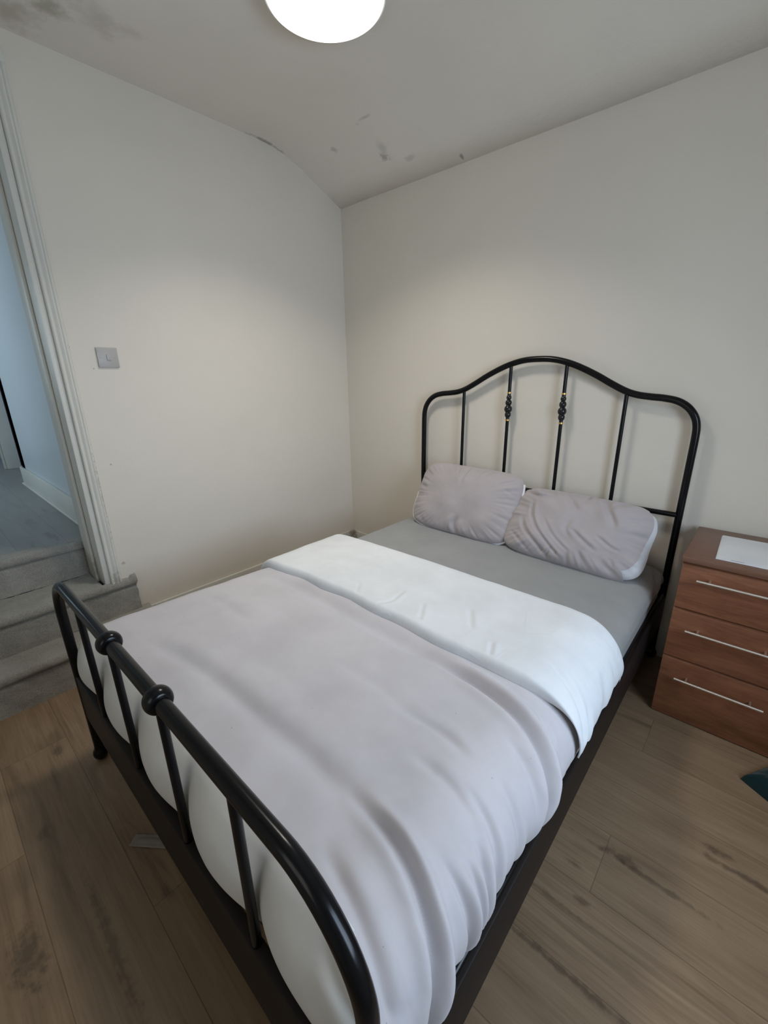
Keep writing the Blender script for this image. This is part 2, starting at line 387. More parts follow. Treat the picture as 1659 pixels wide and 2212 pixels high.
# hall beyond the doorway
struct(boxes('wall_hall', [(-2.08, -.16, -1.66, -1.54, .4, 2.9), (-2.08, -1.96, -1.66, -.9, .4, 2.9), (-4.3, -.16, -3.7, -3.6, .4, 2.9),
                           (-4.3, -4.2, -3.7, -1.2, .4, 2.9)], m_hall))
struct(boxes('wall_hall_far', [(-3.14, -3.0, -1.655, -.8, .4, 2.9), (-3.9, -3.8, -3.6, -1.5, .4, 2.9)], m_hall))
struct(boxes('ceiling_hall', [(-4.3, -.16, -3.7, -.8, 2.75, 2.85)], m_ceiling))
struct(boxes('baseboard_hall', [(-2.095, -.20, -1.678, -1.66, .54, .684), (-2.095, -.2, -1.690, -1.677, .54, .556)], m_trim, bev=.005))
struct(boxes('baseboard_hall_far', [(-3.8, -3.786, -3.6, -1.6, .54, .68)], m_hall, bev=.003))
struct(boxes('trim_4', [(-3.0, -2.972, -1.655, -1.545, .54, 2.6), (-3.02, -2.995, -1.675, -1.655, .54, 2.6)], m_trim, bev=.005))
struct(boxes('gap_shade_strip', [(-2.098, -2.082, -1.664, -1.64, .69, 2.75)], m_gap))  # dark strip standing in for the shaded gap at the hall corner

# screw and nail holes in the trim
o = lathe_obj('screw', [(.0001, 0), (.0042, 0), (.0036, .0022), (.0001, .003)], (.017, -1.668, 1.48), m_screw, axis='x', n=14)
o['label'] = 'small silver screw head in the white door casing'; o['category'] = 'screw'

# ------------------------------------------------------------------ carpeted steps
st = thing('carpeted_steps', 'grey carpeted steps rising from the wooden floor to the doorway', 'steps', (0, -2.1, 0))
def step(name, x0, x1, y0, y1, ztop, zbot, extra=None):
    nx, ny = 46, 150; prof = []
    r = .022
    prof.append((x0, ztop))
    k = 14
    for i in range(1, k): prof.append((x0+(x1+.008-r-x0)*i/k, ztop))
    for i in range(9):
        a = PI/2*(1-i/4) ; prof.append((x1+.008-r+r*math.cos(a), ztop-r+r*math.sin(a)))
    for i in range(1, 16):
        t = i/15; prof.append((x1-.004+.010*t*t, ztop-2*r-(ztop-2*r-zbot)*t))
    bm = bmesh.new(); rows = []
    for j in range(ny+1):
        y = y0+(y1-y0)*j/ny; row = []
        for (px, pz) in prof:
            d = .0045*fbm(px*14, y*14, pz*14)+.0022*noise.noise(Vector((px*110, y*110, pz*110)))
            ex = extra(px, y, pz) if extra else 0
            yy = y+(.006*fbm(px*25, 7, pz*25) if j == ny else 0)
            row.append(bm.verts.new((px+(d if pz < ztop-.005 else 0), yy, pz+(d+ex if pz > ztop-.03 else 0))))
        rows.append(row)
    for j in range(ny):
        for i in range(len(prof)-1): bm.faces.new((rows[j][i], rows[j][i+1], rows[j+1][i+1], rows[j+1][i]))
    for row in (rows[0], rows[-1]):
        c0 = bm.verts.new((x0, row[0].co.y, zbot)); bm.faces.new(row+[c0])
    return bm_obj(name, bm, m_carpet, st, angle=60)
step('step', -.02, .195, -3.09, -1.565, .18, 0)
step('step', -.20, .012, DY1+.03, -1.752, .36, .18)
def ear(x, y, z):
    return .017*max(0, min(1, (y+1.632)/.008))*max(0, min(1, (x-.003)/.004)) if z > .34 else 0
def ear2(x, y, z): return ear(x, y, z)
step('step', .0, .022, -3.09, -1.603, .358, .18, ear2)
step('step', -.30, -.212, -3.55, -1.69, .542, .36)
reparent(st)

# ------------------------------------------------------------------ bed
XL, XRb = .7234, 2.1231; XC = (XL+XRb)/2; YH, YFb = -.0423, -2.0274
bed = thing('bed', 'black metal double bed frame with arched headboard and brass ringed bars', 'bed', (XC, -1.03, 0))
def smooth_path(pts, n=8):
    P = [Vector(p) for p in pts]; out = []
    for i in range(len(P)-1):
        p0 = P[max(i-1, 0)]; p1 = P[i]; p2 = P[i+1]; p3 = P[min(i+2, len(P)-1)]
        for k in range(n):
            t = k/n
            out.append(.5*((2*p1)+(-p0+p2)*t+(2*p0-5*p1+4*p2-p3)*t*t+(-p0+3*p1-3*p2+p3)*t**3))
    out.append(P[-1]); return out
half = [(0, 1.405), (.07, 1.4015), (.14, 1.386), (.21, 1.360), (.285, 1.324), (.35, 1.288), (.41, 1.258), (.46, 1.242), (.515, 1.2345), (.565, 1.230), (.615, 1.219), (.655, 1.195), (.684, 1.158), (.697, 1.115), (.6998, 1.06)]
left = [(XC-a, YH, z) for a, z in reversed(half)]; right = [(XC+a, YH, z) for a, z in half[1:]]
path = [(XL, YH, .05), (XL, YH, .4), (XL, YH, .8)]+smooth_path(left+right, 6)+[(XRb, YH, .8), (XRb, YH, .4), (XRb, YH, .05)]
tube_obj('headboard_frame', path, .0148, m_black, bed, 24)
tube_obj('headboard_crossbar', [(XL, YH, .733), (XRb, YH, .733)], .0115, m_black, bed)
def zhead(x):
    d = abs(x-XC)
    for (a, za), (b, zb) in zip(half, half[1:]):
        if a <= d <= b: return za+(zb-za)*(d-a)/(b-a)
for dx in (-.4187, -.1428, .1428, .4187):
    x = XC+dx
    bar = tube_obj('headboard_bar', [(x, YH, .40), (x, YH, .7), (x, YH, 1.0), (x, YH, zhead(x))], .0088, m_black, bed, 18)
    if abs(dx) < .2:
        pr = []
        z0 = 1.108
        segs = [(1.128, .0160, .019), (1.157, .0205, .0215), (1.190, .0170, .018), (1.217, .0135, .014)]
        for k in range(61):
            z = 1.106+(1.238-1.106)*k/60; r = .0095
            for (zc, rr, hh) in segs:
                u = (z-zc)/hh
                if abs(u) < 1: r = max(r, rr*math.sqrt(1-u*u))
            pr.append((r, z))
        lathe_obj('bead_spindle', pr, (x, YH, 0), m_bead, bar)
        for z in (1.100, 1.241):
            rg = lathe_obj('brass_ring', [(.0098, z-.004), (.0112, z-.0035), (.0112, z+.0035), (.0098, z+.004)], (x, YH, 0), m_brass, bar)
            rg['label'] = 'thin brass ring'
# low headboard board between the posts
# footboard
ZF = .7528; rc = .155
pts = [(XL, YFb, .05), (XL, YFb, .3), (XL, YFb, .45)]
for k in range(15):
    a = PI/2*k/14; pts.append((XL+rc-rc*math.cos(a), YFb, ZF-rc+rc*math.sin(a)))
pts += [(XL+rc+(XRb-XL-2*rc)*k/8, YFb, ZF) for k in range(1, 8)]
for k in range(15):
    a = PI/2*(1-k/14); pts.append((XRb-rc+rc*math.cos(a), YFb, ZF-rc+rc*math.sin(a)))
pts += [(XRb, YFb, .45), (XRb, YFb, .3), (XRb, YFb, .05)]
tube_obj('footboard_frame', pts, .0152, m_black, bed, 28)
FB = [XC-.4139, XC-.1416, XC+.1416, XC+.4139]
for x in FB:
    tube_obj('footboard_bar', [(x, YFb, .36), (x, YFb, .55), (x, YFb, ZF)], .0092, m_black, bed, 18)
for x in FB[1:3]:
    pr = [(.0150, -.0205), (.0185, -.0200)]+[(.0175+.0105*math.sin(PI*i/12), -.019*math.cos(PI*i/12)) for i in range(13)]+[(.0185, .0200), (.0150, .0205)]
    lathe_obj('rail_ball', pr, (x, YFb, ZF), m_black, bed, axis='x', n=36)
boxes('footboard_panel', [(XL, XRb, YFb-.012, YFb+.012, .195, .372)], m_board, bed, bev=.003)
boxes('headboard_panel', [(XL, XRb, YH-.010, YH+.012, .195, .372)], m_board, bed, bev=.003)
for x, s in ((XL, -1), (XRb, 1)):
    boxes('side_rail', [(x-.014, x+.014, YFb, YH, .19, .345)], m_board, bed, bev=.004)
    lip = tube_obj('side_rail_lip', [(x-s*.004, YFb, .352), (x-s*.004, YH, .352)], .011, m_black, bed, 16)
for x in (XL, XRb):
    for y in (YH, YFb):
        pr = [(.0001, .000), (.012, .001), (.020, .008), (.0245, .020), (.0250, .027), (.0225, .038), (.0165, .047), (.0165, .052), (.0155, .056), (.0148, .10)]
        lathe_obj('foot_ball', pr, (x, y, 0), m_black, bed)
bm = bmesh.new()
for k in range(13):
    y = -.13-1.78*k/12; box(bm, XL+.015, XRb-.015, y-.03, y+.03, .288, .300)
bm_obj('slats', bm, m_slat, bed)
tube_obj('centre_rail', [(XC, YFb, .27), (XC, YH, .27)], .015, m_board, bed, 12)
reparent(bed)

# ------------------------------------------------------------------ soft goods helpers
def edge_path(t, a, b, tmax):
    """rounded edge: returns (inset from outermost edge, drop)"""
    th = t*tmax; return a*(1-math.sin(th)), b*(1-math.cos(th))
def axis_samples(lo, hi, nflat, e_lo, e_hi):
    """list of (coord, drop, s) across a sheet with rolled edges; e=(a,b,tmax,n) or None"""
    out = []; s = 0
    if e_lo:
        a, b, tm, n = e_lo
        for i in range(n, 0, -1):
            t = i/n; ins, dr = edge_path(t, a, b, tm); out.append([lo+ins, dr])
        lo2 = lo+a
    else: lo2 = lo
    if e_hi: hi2 = hi-e_hi[0]
    else: hi2 = hi
    for i in range(nflat+1): out.append([lo2+(hi2-lo2)*i/nflat, 0])
    if e_hi:
        a, b, tm, n = e_hi
        for i in range(1, n+1):
            t = i/n; ins, dr = edge_path(t, a, b, tm); out.append([hi-ins, dr])
    for i, p in enumerate(out):
        if i: s += math.hypot(p[0]-out[i-1][0], p[1]-out[i-1][1])
        p.append(s)
    # make s equal x at the middle
    mid = len(out)//2; off = out[mid][0]-out[mid][2]
    for p in out: p[2] += off
    return out
def sheet_mesh(name, xs, ys, zfun, dfun, m, parent, post=None, pw=2.0):
    P = []
    for (y, dy, sy) in ys:
        row = []
        for (x, dx, sx) in xs:
            z = zfun(x, y)-(dx**pw+dy**pw)**(1/pw)
            v = Vector((x, y, z))
            if post: v = post(v, dx, dy)
            row.append(v)
        P.append(row)
    ny, nx = len(P), len(P[0]); V = []
    for j in range(ny):
        for i in range(nx):
            a = P[j][min(i+1, nx-1)]-P[j][max(i-1, 0)]; b = P[min(j+1, ny-1)][i]-P[max(j-1, 0)][i]
            n = a.cross(b)
            n = n.normalized() if n.length > 1e-9 else Vector((0, 0, 1))
            V.append(P[j][i]+n*dfun(xs[i][2], ys[j][2], P[j][i]))
    Fc = [(j*nx+i, j*nx+i+1, (j+1)*nx+i+1, (j+1)*nx+i) for j in range(ny-1) for i in range(nx-1)]
    return link_mesh(name, V, Fc, m, parent, smooth=True)
def seg_dist(px, py, poly):
    """signed distance to a polyline and position 0..1 along it"""
    best = (9, 0); L = 0; tot = sum(math.hypot(b[0]-a[0], b[1]-a[1]) for a, b in zip(poly, poly[1:]))
    for a, b in zip(poly, poly[1:]):
        ex, ey = b[0]-a[0], b[1]-a[1]; l = math.hypot(ex, ey)
        t = max(0, min(1, ((px-a[0])*ex+(py-a[1])*ey)/(l*l)))
        qx, qy = a[0]+ex*t, a[1]+ey*t; d = math.hypot(px-qx, py-qy)
        if d < abs(best[0]):
            sgn = 1 if ex*(py-a[1])-ey*(px-a[0]) > 0 else -1
            best = (d*sgn if d > 1e-9 else 1e-9*sgn, (L+t*l)/tot)
        L += l
    return best
def crease_field(creases):
    data = []
    for poly, w_, d_, ridge, fade in creases:
        poly = [(v.x, v.y) for v in smooth_path([(a, b, 0) for a, b in poly], 4)]
        xs_ = [p[0] for p in poly]; ys_ = [p[1] for p in poly]; mrg = w_*6
        data.append((poly, w_, d_, ridge, fade, min(xs_)-mrg, max(xs_)+mrg, min(ys_)-mrg, max(ys_)+mrg))
    def f(x, y):
        tot = 0
        for poly, w_, d_, ridge, fade, x0, x1, y0, y1 in data:
            if not (x0 < x < x1 and y0 < y < y1): continue
            r, t = seg_dist(x, y, poly)
            e = 1
            if fade[0]: e *= min(1, (t+.02)/fade[0])
            if fade[1]: e *= min(1, (1.02-t)/fade[1])
            e = max(0, e); e = e*e*(3-2*e)
            tot += e*(-d_*math.exp(-(r/w_)**2)+ridge*d_*(math.exp(-((r-1.9*w_)/(1.5*w_))**2)+.5*math.exp(-((r+1.9*w_)/(1.5*w_))**2)))
        return tot
    return f

# ------------------------------------------------------------------ mattress with fitted sheet
mat_t = thing('mattress', 'double mattress in a grey fitted sheet on the bed frame', 'mattress', (XC, -1.03, .30))
boxes('mattress_body', [(XL+.03, XRb-.03, YFb+.04, YH-.03, .302, .40)], m_pillow_w, mat_t, bev=.02)
xs = axis_samples(XL+.012, XRb-.004, 90, (.055, .055, 1.75, 12), (.075, .06, 1.75, 16))
ys = axis_samples(YFb+.03, YH-.028, 110, (.05, .05, 1.75, 10), (.05, .05, 1.75, 10))
sheet_cr = crease_field([([(1.75, -.60), (1.90, -.75)], .010, .003, .8, (.3, .3)), ([(1.95, -.50), (2.04, -.62)], .008, .003, .8, (.3, .3)),
    ([(1.85, -.62), (1.93, -.70)], .006, .003, .9, (.3, .3)), ([(2.0, -.64), (2.03, -.76)], .006, .003, .9, (.3, .3)), ([(1.78, -.70), (1.80, -.82)], .006, .002, .9, (.3, .3)),
    ([(2.07, -.10), (2.10, -.16), (2.14, -.22)], .012, .010, .5, (.2, .0)), ([(2.09, -.16), (2.15, -.30)], .012, .006, .5, (.2, .0)), ([(1.2, -.6), (1.26, -.72)], .01, .002, .8, (.3, .3)),
    ([(1.12, -.62), (1.16, -.74)], .01, .002, .8, (.3, .3))])
def sheet_side(v, dx, dy):
    return v
sheet_mesh('fitted_sheet', xs, ys, lambda x, y: .492+.004*fbm(x*2, y*2, 0), lambda s, t, p: sheet_cr(s, t)+.0015*fbm(s*9, t*9, 4), m_sheet, mat_t)
# skirt of the sheet down to the rails
bm = bmesh.new()
def skirt(bm, x0, x1, y0, y1, z0, z1, r=.04, n=8, g=90):
    loop = []
    cs = [(x1-r, y1-r, 0), (x0+r, y1-r, 90), (x0+r, y0+r, 180), (x1-r, y0+r, 270)]
    for cx, cy, a0 in cs:
        for k in range(n+1):
            a = math.radians(a0+90*k/n); loop.append((cx+r*math.cos(a), cy+r*math.sin(a)))
    rows = [[bm.verts.new((x, y, z)) for x, y in loop] for z in (z0, (z0+z1)/2, z1)]
    for a, b in zip(rows, rows[1:]):
        for i in range(len(loop)): bm.faces.new((a[i], a[(i+1) % len(loop)], b[(i+1) % len(loop)], b[i]))
skirt(bm, XL+.016, XRb-.010, YFb+.034, YH-.032, .315, .445, .05)
bm_obj('sheet_skirt', bm, m_sheet, mat_t, smooth=True)
reparent(mat_t)

# ------------------------------------------------------------------ duvet
duv = thing('duvet', 'lilac grey duvet with its white reverse turned back near the pillows', 'duvet', (XC, -1.4, .5))
def ztop(x, y):
    e = .545
    e += .022*max(0, min(1, (-1.5-y)/.4))                      # thicker towards the foot
    e += .010*math.sin(max(0, min(1, (y+2.0)/.72))*PI)
    e -= .012*max(0, min(1, (1.1-x)/.35))
    e += .006*fbm(x*1.6, y*2.4, 9)
    return e
duvet_cr = crease_field([
    ([(.80, -1.37), (1.08, -1.335), (1.39, -1.345), (1.70, -1.350), (1.90, -1.362)], .034, .020, .4, (.25, .3)),
    ([(1.70, -1.352), (1.86, -1.362), (2.03, -1.40), (2.16, -1.452), (2.26, -1.50), (2.34, -1.53)], .014, .024, .8, (.35, 0)),
    ([(.98, -1.90), (1.26, -1.84), (1.56, -1.828), (1.78, -1.82), (1.98, -1.82)], .026, .015, .4, (.3, .25)),
    ([(1.86, -1.818), (2.0, -1.832), (2.12, -1.872), (2.22, -1.915), (2.32, -1.95)], .011, .022, .9, (.35, 0)),
    ([(1.78, -1.585), (1.92, -1.572), (2.02, -1.592)], .013, .007, .6, (.4, .4)),
    ([(1.88, -1.672), (1.99, -1.668), (2.11, -1.688)], .014, .008, .6, (.4, .4)),
    ([(2.0, -1.645), (2.1, -1.662), (2.22, -1.70), (2.30, -1.72)], .010, .008, .7, (.4, .1)),
    ([(2.09, -1.70), (2.18, -1.735), (2.30, -1.76)], .009, .011, .8, (.3, 0)),
    ([(2.05, -1.785), (2.14, -1.79), (2.26, -1.80), (2.34, -1.81)], .009, .012, .8, (.4, 0)),
    ([(2.10, -1.745), (2.2, -1.765), (2.33, -1.78)], .007, .009, .9, (.3, 0)),
    ([(2.06, -1.355), (2.14, -1.385)], .009, .006, .6, (.4, .4)),
    ([(2.02, -1.47), (2.12, -1.50), (2.2, -1.53)], .012, .006, .6, (.4, .4)),
    ([(2.05, -1.57), (2.16, -1.60), (2.28, -1.62)], .011, .006, .6, (.4, .2)),
    ([(1.47, -1.56), (1.72, -1.555), (1.86, -1.578)], .020, .0045, .5, (.4, .4)),
    ([(1.25, -1.70), (1.5, -1.70), (1.75, -1.71)], .030, .0035, .5, (.4, .4)),
    ([(.82, -1.62), (1.0, -1.60), (1.2, -1.61)], .022, .004, .5, (.4, .4)),
    ([(1.9, -1.92), (2.03, -1.95), (2.14, -1.985)], .013, .009, .7, (.4, .1)),
    ([(1.98, -2.00), (2.08, -2.03), (2.2, -2.06)], .014, .011, .7, (.4, .1)),
])
XE0, XE1, YE = .715, 2.136, -2.013
GAPS = [XL]+FB+[XRb]
def foot_bulge(v, dx, dy):
    # the foot end presses against the bars and swells out between them
    if dy > 0:
        t = min(1, dy/.198)
        prof_ = max(0, math.sin(PI*t**1.35))**1.3
        for a, b in zip(GAPS, GAPS[1:]):
            if a <= v.x <= b:
                u = (v.x-a)/(b-a)
                v = v+Vector((0, -(.031*(max(0, math.sin(PI*u**1.12))**.6)-.002)*prof_, 0))
    if v.y < -1.86 and dx > 0:
        pass
    return v
xs = axis_samples(XE0, XE1, 230, (.11, .125, 2.35, 22), (.165, .130, 2.25, 60))
ys = axis_samples(YE, -1.0, 360, (.055, .122, 2.25, 40), None)
def duv_d(s, t, p):
    d = duvet_cr(s, t)
    side = max(0, min(1, (s-1.95)/.25))
    d += side*.006*fbm(s*2.5, t*11, 2)                         # small puckers along the side
    d += .0016*fbm(s*7, t*8, 5, 3)
    if t < -2.0: d += .002*noise.noise(Vector((s*9, t*4, 3)))
    return d
body = sheet_mesh('duvet_cover', xs, ys, ztop, duv_d, m_duvet, duv, post=foot_bulge, pw=2.2)
# the reverse of the cover shows on the foot end
body.data.materials.append(m_duvet_w)
for k, p in enumerate(body.data.polygons):
    sx_ = max(0, min(1, (p.center.x-2.02)/.08)); row_ = ys[k//(len(xs)-1)]
    if row_[0] < -1.962-.040*sx_*sx_*(3-2*sx_) or k//(len(xs)-1) < 12: p.material_index = 1
body['label'] = 'lilac grey upper side, whiter at the foot end'
# turned back part
def zfold(x, y):
    e = .585+.004*fbm(x*2, y*3, 1)
    e -= .014*max(0, min(1, (1.1-x)/.35))
    return e
xs = axis_samples(XE0-.006, XE1+.012, 170, (.115, .15, 2.3, 20), (.18, .150, 1.72, 44))
ys = axis_samples(-1.288, -.832, 80, (.018, .030, 2.4, 10), (.055, .045, 2.9, 16))
fold_cr = crease_field([([(.95, -1.10), (1.3, -1.14), (1.7, -1.12)], .03, .003, .4, (.3, .3)),
    ([(1.45, -1.12), (1.47, -1.22), (1.44, -1.27)], .006, .003, .8, (.3, .1)), ([(1.56, -1.16), (1.62, -1.26)], .006, .003, .8, (.3, .1)),
    ([(1.28, -1.2), (1.33, -1.27)], .006, .0025, .8, (.3, .1)), ([(1.85, -1.2), (1.88, -1.27)], .006, .003, .8, (.3, .1)), ([(1.7, -1.08), (1.78, -1.2)], .008, .0025, .8, (.3, .3)),
    ([(2.15, -1.20), (2.25, -1.235), (2.34, -1.25)], .012, .007, .7, (.3, 0)), ([(2.14, -1.05), (2.26, -1.09)], .02, .005, .6, (.3, .2)),
    ([(2.0, -1.18), (2.1, -1.22), (2.2, -1.262)], .010, .005, .7, (.3, 0))])
def fold_post(v, dx, dy):
    s = v.x
    w_ = max(0, min(1, (s-1.9)/.24))
    front = max(0, min(1, (-1.0-v.y)/.29))
    v = v+Vector((0, -.006*w_*w_*front+.012*math.sin(s*6)*front*.5-.003*math.sin(s*23)*front, 0))
    back = max(0, min(1, (v.y+1.0)/.17))
    l_ = max(0, min(1, (.85-s)/.13))
    v = v+Vector((0, -.05*w_*w_*back - .05*l_*l_*back+.0*front, 0))
    v = v+Vector((0, .07*l_*front*0, 0))
    return v
fold = sheet_mesh('turned_back_reverse', xs, ys, zfold, lambda s, t, p: fold_cr(s, t)+.0012*fbm(s*9, t*9, 8)+max(0, min(1, (s-2.0)/.2))*.003*fbm(s*3, t*12, 1), m_duvet_r, duv, post=fold_post, pw=2.2)
fold['label'] = 'white turned back band'
reparent(duv)

# ------------------------------------------------------------------ pillows
def pillow(name, label, origin, ux, uy, W_, H_, T_, mats, seed, case=None, n=2.6, wr=1.0):
    """inflated pillow: origin = centre, ux/uy = unit axes across and up"""
    ux = Vector(ux).normalized(); uz = ux.cross(Vector(uy)).normalized(); uy = uz.cross(ux)
    origin = Vector(origin)
    t = thing(name, label, 'pillow', origin-uy*H_/2)
    NX, NY = 110, 80
    def shape(a, b, side, infl=1.0):
        # square grid to rounded outline
        q = 5.5
        rr = max(abs(a), abs(b)); 
        if rr > 1e-6:
            k = rr/((abs(a)**q+abs(b)**q)**(1/q)); A, B = a*k, b*k
        else: A = B = 0
        rim = 1-rr
        th = (max(0, 1-rr**n))**.55
        # pinched corners pull in, edges scallop
        sc = 1+.012*noise.noise(Vector((A*3+seed, B*3, seed)))
        x = A*W_/2*sc; y = B*H_/2*sc
        ang = math.atan2(B*H_, A*W_)
        pk = math.exp(-((rr-.84)/.14)**2)
        pucker = (noise.noise(Vector((ang*9, seed, 2)))+.6*noise.noise(Vector((ang*19, seed, 5))))*pk*.009*wr
        low = .010*noise.noise(Vector((A*2.1+seed, B*2.1, 7)))*wr*(1-rr**4)
        z = side*(T_/2)*th*infl+side*(pucker+low)
        z -= .014*B*rr**3
        return x, y, z, A, B, rr
    def build(nm, m, side, infl=1.0, lim=None, off=0, crf=None):
        V = []; 
        a0, a1 = (-1, 1) if not lim else lim
        for j in range(NY+1):
            for i in range(NX+1):
                b = -1+(1.94 if lim else 2)*j/NY; a = a0+(a1-(.07*max(0, .3-b) if lim else 0)-a0)*i/NX
                x, y, z, A, B, rr = shape(a, b, side, infl)
                if crf: z += side*crf(A, B)*(1-rr**6)
                V.append(origin+ux*x*(1+off*.05)+uy*y*(1+off*.05)+uz*(z+side*off*.006))
        Fc = [(j*(NX+1)+i, j*(NX+1)+i+1, (j+1)*(NX+1)+i+1, (j+1)*(NX+1)+i) for j in range(NY) for i in range(NX)]
        return link_mesh(nm, V, Fc, m, t, smooth=True)
    return t, build, shape, (origin, ux, uy, uz)
# left pillow, standing against the bars
crL = crease_field([([(.08, -1.0), (.02, -.72), (.10, -.45)], .05, .016, .7, (.0, .5)), ([(.0, .95), (-.05, .55), (-.02, .35)], .035, .006, .7, (.1, .5)),
    ([(.95, -.1), (.75, -.02)], .03, .006, .7, (.0, .6)), ([(.95, .35), (.72, .5)], .03, .006, .7, (.0, .6)), ([(-.95, .2), (-.7, .1)], .05, .008, .6, (.0, .5)),
    ([(.3, -1), (.34, -.75)], .03, .006, .7, (.0, .5)), ([(-.3, -1), (-.26, -.78)], .03, .005, .7, (.0, .5)), ([(-.6, -1), (-.72, -.7)], .05, .007, .7, (.0, .5))])
tL, bL, shL, (oL, uxL, uyL, uzL) = pillow('pillow', 'smooth plump grey pillow with white edge, left of the two', (1.148, -.225, .663), (1, -.02, -.006), (.02, .42, .92), .64, .395, .16, None, 3.1)
o = bL('front_cover', m_pillow, 1, crf=crL)
o = bL('back_cover', m_pillow_w, -1, infl=.3); o['label'] = 'white back of the pillow case'
bm = bmesh.new(); ringp = []
for k in range(121):
    a = math.radians(-178+215*k/120); ca, sa = math.cos(a), math.sin(a); s_ = max(abs(ca), abs(sa))
    x, y, z, A, B, rr = shL(ca/s_*.9999, sa/s_*.9999, 1)
    ringp.append(oL+uxL*x*1.006+uyL*y*1.008+uzL*(.002-.009*B))
tube(bm, ringp, .0055, 8)
o = bm_obj('piping', bm, m_pillow_w, tL, smooth=True); o['label'] = 'white piped edge'
reparent(tL)
# right pillow, slumped and creased, white inner pillow showing
crR = crease_field([
    ([(-.88, -.45), (-.66, -.68), (-.42, -.98)], .030, .006, .8, (.3, .0)), ([(-.76, .05), (-.62, -.35), (-.42, -.65), (-.16, -.98)], .034, .010, .8, (.4, .0)),
    ([(-.66, .55), (-.58, .05), (-.36, -.42), (.0, -.90)], .026, .009, .8, (.3, .1)), ([(-.42, .1), (-.2, -.35), (.1, -.7)], .024, .005, .8, (.3, .2)),
    ([(-.25, .95), (-.1, .6), (.05, .35)], .05, .010, .7, (.1, .3)), ([(.28, .95), (.38, .62), (.5, .3), (.52, .05)], .045, .012, .7, (.1, .3)),
    ([(-.02, -.05), (.2, -.3), (.42, -.52)], .035, .008, .8, (.3, .3)), ([(.0, .2), (-.05, -.1), (.05, -.35)], .035, .006, .8, (.3, .3)),
    ([(.35, -.1), (.55, -.3), (.72, -.35)], .03, .006, .8, (.3, .3)), ([(-.9, .75), (-.6, .6), (-.35, .72)], .05, .014, .7, (.1, .3)),
    ([(.6, -.55), (.65, -.75)], .03, .006, .8, (.3, .3)), ([(.2, -.55), (.3, -.98)], .03, .008, .8, (.3, .1)), ([(.05, .98), (.12, .7)], .03, .007, .8, (.1, .4)),
    ([(.86, .9), (.8, .6)], .03, .006, .8, (.1, .3))])
tR, bR, shR, (oR, uxR, uyR, uzR) = pillow('pillow', 'wrinkled grey pillow showing white inner pillow, beside the chest of drawers', (1.760, -.232, .627), (1, -.045, -.012), (.02, .56, .83), .625, .345, .19, None, 8.4, n=3.0, wr=1.2)
o = bR('inner_pillow_front', m_pillow_w, 1, crf=crease_field([([(.8, -.4), (1, -.3)], .05, .02, .8, (.2, .0)), ([(.8, -.65), (1, -.55)], .05, .02, .8, (.2, .0)), ([(.82, -.1), (1, -.05)], .05, .012, .8, (.2, .0))]))
o['label'] = 'white inner pillow'
o = bR('inner_pillow_back', m_pillow_w, -1, infl=.6); o['label'] = 'white inner pillow'
o = bR('pillow_case', m_pillow, 1, lim=(-1.0, .93), off=1.0, infl=1.04, crf=crR)
reparent(tR)

# ------------------------------------------------------------------ chest of drawers
cx0, cx1, cyb, cyf, ch = 2.203, 2.697, -.018, -.431, .694
ct = thing('chest_of_drawers', 'red brown wooden three drawer bedside chest with long steel handles', 'chest of drawers', ((cx0+cx1)/2, (cyb+cyf)/2, 0))
boxes('carcass', [(cx0, cx0+.016, cyf+.018, cyb, 0, ch-.022), (cx1-.016, cx1, cyf+.018, cyb, 0, ch-.022), (cx0, cx1, cyb-.006, cyb, .02, ch-.022), (cx0+.016, cx1-.016, cyf+.03, cyb, .03, .045)], m_wood, ct, bev=.0015)
boxes('top', [(cx0-.004, cx1+.004, cyf-.006, cyb, ch-.022, ch)], m_wood_top, ct, bev=.004, seg=3)
boxes('plinth', [(cx0+.002, cx1-.002, cyf+.020, cyf+.036, 0, .052)], m_wood, ct, bev=.0015)
def handle(parent, z, zz):
    x0, x1 = 2.257, 2.523
    h = tube_obj('handle', [(x0, cyf-.030, z), (x1, cyf-.030, z)], .0048, m_steel, parent, 16)
    h['label'] = 'long steel bar handle'
    for x in (x0+.037, x1-.037):
        tube_obj('handle_post', [(x, cyf-.028, z), (x, cyf+.001, z)], .0035, m_steel, h, 12)
for z0, z1, zh in ((.487, .668, .620), (.275, .482, .412), (.004, .270, .199)):
    bm = bmesh.new()
    # front panel whose top edge is chamfered back as a finger lip
    th = .018
    pr = [(cyf, z0+.001), (cyf, z1-.010), (cyf+.0015, z1-.006), (cyf+.009, z1), (cyf+th, z1), (cyf+th, z0+.001)]
    A = [bm.verts.new((cx0+.0015, y, z)) for y, z in pr]; B = [bm.verts.new((cx1-.0015, y, z)) for y, z in pr]
    for i in range(len(pr)): bm.faces.new((A[i], A[(i+1) % len(pr)], B[(i+1) % len(pr)], B[i]))
    bm.faces.new(A); bm.faces.new(B)
    d = bm_obj('drawer', bm, m_wood, ct, angle=30)
    handle(d, zh, 0)
reparent(ct)

